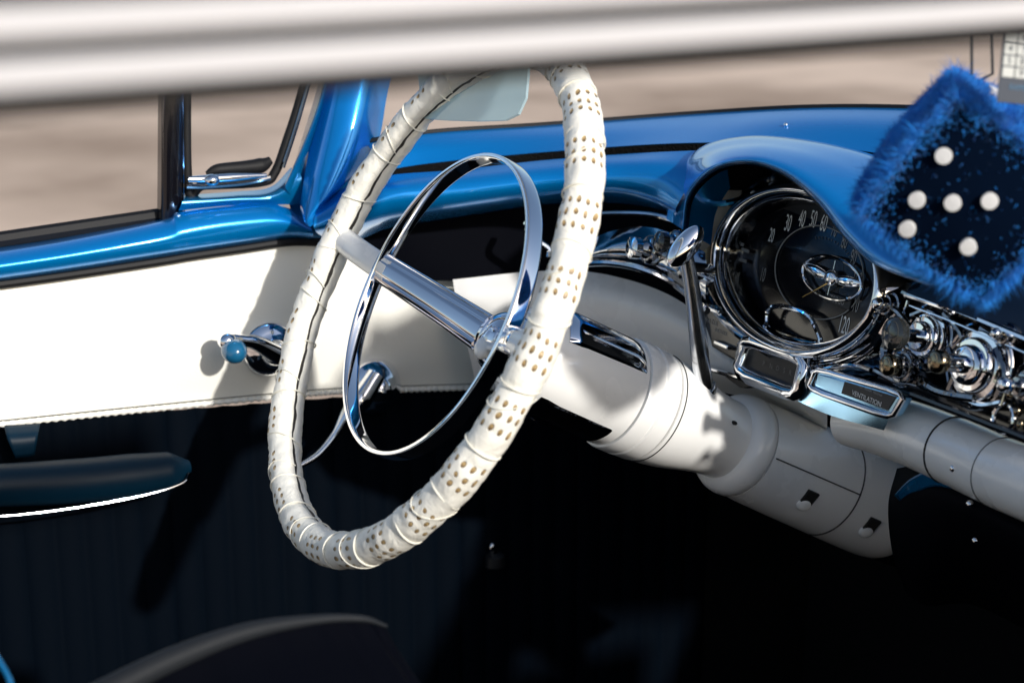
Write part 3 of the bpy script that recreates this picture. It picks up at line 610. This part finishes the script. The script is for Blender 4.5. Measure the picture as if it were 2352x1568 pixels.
# ================================================================== VISOR
mb=MB(); q=[(945,20),(1215,20),(1212,170),(1207,225),(1190,262),(1160,276),(1100,278),(1030,276),(970,272)]
pt=P(1100,200,1.50); nv_=V((-.80,-.25,.3)).normalized()
mb.poly([PP(x,y,pt,nv_) for x,y in q],nv_,.003); o=mb.build('sun_visor','visor',loc=pt,smooth=False); tag(o,'pale teal tinted see-through sun visor hanging behind the top of the steering wheel','sun visor')
# ================================================================== DICE
def fdie(fc,e,n,dv,label,pips,nst,cords,facekeep):
    n=n.normalized(); dv=(dv-n*dv.dot(n)).normalized(); dh=dv.cross(n).normalized()
    c=fc-n*(e/2)
    f1=(dh+dv)/math.sqrt(2); f2=(dv-dh)/math.sqrt(2); ax=(f1,f2,n)
    def q(p):
        p=V(p); w=p.lerp(p.normalized()*1.22,.46)*(e/2); return c+f1*w.x+f2*w.y+n*w.z
    def fp(i,s,u,v):
        l=[u,v]; l.insert(i,s); return l
    root=empty('fuzzy_die',c,label,'fuzzy dice')
    mb=MB(); k=14
    for i in range(3):
        for s in (-1,1):
            vs=[q(fp(i,s,-1+2*a/k,-1+2*b/k)) for a in range(k+1) for b in range(k+1)]
            mb.add(vs,[(a*(k+1)+b,a*(k+1)+b+1,(a+1)*(k+1)+b+1,(a+1)*(k+1)+b) for a in range(k) for b in range(k)])
    body=mb.build('plush_body','shade_core',root,ang=80)
    centres=[]
    for pd in pips:
        i,s=pd[0],pd[1]; nn=ax[i]*s
        if len(pd)==5: b=q(fp(i,s,pd[2],pd[3]))
        else:
            b=PP(pd[2],pd[3],c+nn*(e/2),nn); l=b-c; u=[l.dot(a)/(e/2) for a in ax]; u[i]=s; u=[max(-1,min(1,t)) for t in u]; b=q(u)
        nn=(nn*.75+(b-c).normalized()*.25).normalized(); o=b+nn*.0048
        centres.append(b); e1=nn.orthogonal().normalized(); e2=nn.cross(e1); mb=MB()
        mb.lathe(o,nn,e1,e2,[(-.006,.0050),(0,.0057),(.0005,.0055),(.0007,.004),(.0007,.0001)],22); mb.build('pip','felt',root)
    vs=[];fs=[]
    for _ in range(nst):
        i=random.randrange(3); s=random.choice((-1,1)); u=random.uniform(-1,1); v=random.uniform(-1,1)
        b=q(fp(i,s,u,v))
        if min([(b-z).length for z in centres]+[1])<.0066: continue
        edge=max(abs(u),abs(v))**7
        if i==2 and s==1 and random.random()>facekeep+edge**1.3*.8: continue  # front face fur thinned so the dark core reads as shade
        nn=(ax[i]*s*(1-.5*edge)+(b-c).normalized()*(.3+.8*edge)+V((random.gauss(0,.65),random.gauss(0,.65),random.gauss(0,.65)))).normalized()
        Ln=random.uniform(.003,.0075)*(1+.7*edge)*(1.6 if random.random()<.08 else 1)
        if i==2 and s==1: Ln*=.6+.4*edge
        cl=V((noise.noise(b*55),noise.noise(b*55+V((9,0,0))),noise.noise(b*55+V((0,9,0)))))*2.0
        m_=b+nn*Ln*.55; t_=m_+(nn+cl+V((0,0,-.35))).normalized()*Ln*.6
        w=nn.orthogonal().normalized(); w=Matrix.Rotation(random.uniform(0,6.28),3,nn)@w*.00024
        k0=len(vs); vs+=[b-w,b+w,m_-w*.8,m_+w*.8,t_]; fs+=[(k0,k0+1,k0+3,k0+2),(k0+2,k0+3,k0+4)]
    me=bpy.data.meshes.new('fur'); b0=BASE[root.name]; me.from_pydata([x-b0 for x in vs],[],fs); me.materials.append(M['fur'])
    f=bpy.data.objects.new('fur',me); COL.objects.link(f); f.parent=body
    for cord in cords:
        mb=MB(); mb.tube([c+(f1+f2)*(e*.42)]+cord,.0011,6); mb.build('cord','black',root)
    return root
bk_=-cv
fdie(P(2226,468,1.10),.112,bk_*.90-cr_*.24-cu*.30,cu-cr_*.12,'large fuzzy bright blue die with a white-dotted face darkened as if in shade, hanging at the right edge',
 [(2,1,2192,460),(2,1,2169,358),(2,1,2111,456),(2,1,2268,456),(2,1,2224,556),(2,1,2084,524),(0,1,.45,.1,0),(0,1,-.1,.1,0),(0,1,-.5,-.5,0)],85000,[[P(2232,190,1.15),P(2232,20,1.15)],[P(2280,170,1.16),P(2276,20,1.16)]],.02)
# ================================================================== PERMIT CARD
pc=empty('permit_card',P(2350,165,1.06),'dark hanging permit card with a white number grid at the top right corner','permit card')
cx=(cr_*.99-cu*.10).normalized(); cy=(cu*.99+cr_*.10).normalized(); c0=P(2350,150,1.06)
mb=MB(); mb.box(c0,cx,cy,cv,.0145,.025,.0006); cd=mb.build('card','card',pc)
mb=MB(); o0=c0-cv*.0011
for i in range(3):
    for j in range(4):
        mb.box(o0+cx*(-.0094+i*.0083)+cy*(.0165-j*.0074),cx,cy,cv,.0037,.0032,.0003)
gr=mb.build('number_grid','paper',cd)
mb=MB()
lbl=['','4','5','','6','7','8','9','6','7','8','9']
for i in range(3):
    for j in range(4):
        t=lbl[i*4+j]
        if t: text(mb,t,.0062,o0-cv*.0006+cx*(-.0094+i*.0083)+cy*(.0165-j*.0074),cx,cy)
mb.build('grid_numbers','card',cd,smooth=False)
mb=MB(); text(mb,'EXPIRES',.0046,c0-cv*.0012+cx*.0005-cy*.0150,cx,cy); mb.build('card_lettering','cyanink',cd,smooth=False)
# ================================================================== LIGHT + CAMERA
sd=V((-.19,1.0,-.46)).normalized()
l=bpy.data.lights.new('sun','SUN'); l.energy=4.2; l.angle=R(1.8); l.color=(1,.965,.915)
lo_=bpy.data.objects.new('sun',l); COL.objects.link(lo_); lo_.rotation_euler=sd.to_track_quat('-Z','Y').to_euler(); lo_.location=(5,-4,4)
w=bpy.data.worlds.new('World'); sc.world=w; w.use_nodes=True; nt=w.node_tree
sk=nt.nodes.new('ShaderNodeTexSky'); sk.sky_type='NISHITA'; sk.sun_disc=False
sk.sun_elevation=math.asin(-sd.z); sk.sun_rotation=math.atan2(-sd.x,-sd.y); sk.dust_density=1.5
bg=nt.nodes['Background']; bg.inputs['Strength'].default_value=.14; nt.links.new(sk.outputs[0],bg.inputs['Color'])
cam=bpy.data.cameras.new('camera'); co=bpy.data.objects.new('camera',cam); COL.objects.link(co)
mt=Matrix((cr_,cu,-cv)).transposed().to_4x4(); mt.translation=CP; co.matrix_world=mt
cam.sensor_width=36; cam.lens=FX/2352*36; cam.clip_start=.02; cam.clip_end=1000
cam.dof.use_dof=True; cam.dof.focus_distance=1.48; cam.dof.aperture_fstop=5.6
sc.camera=co
sc.view_settings.view_transform='Standard'; sc.view_settings.look='None'; sc.view_settings.exposure=0
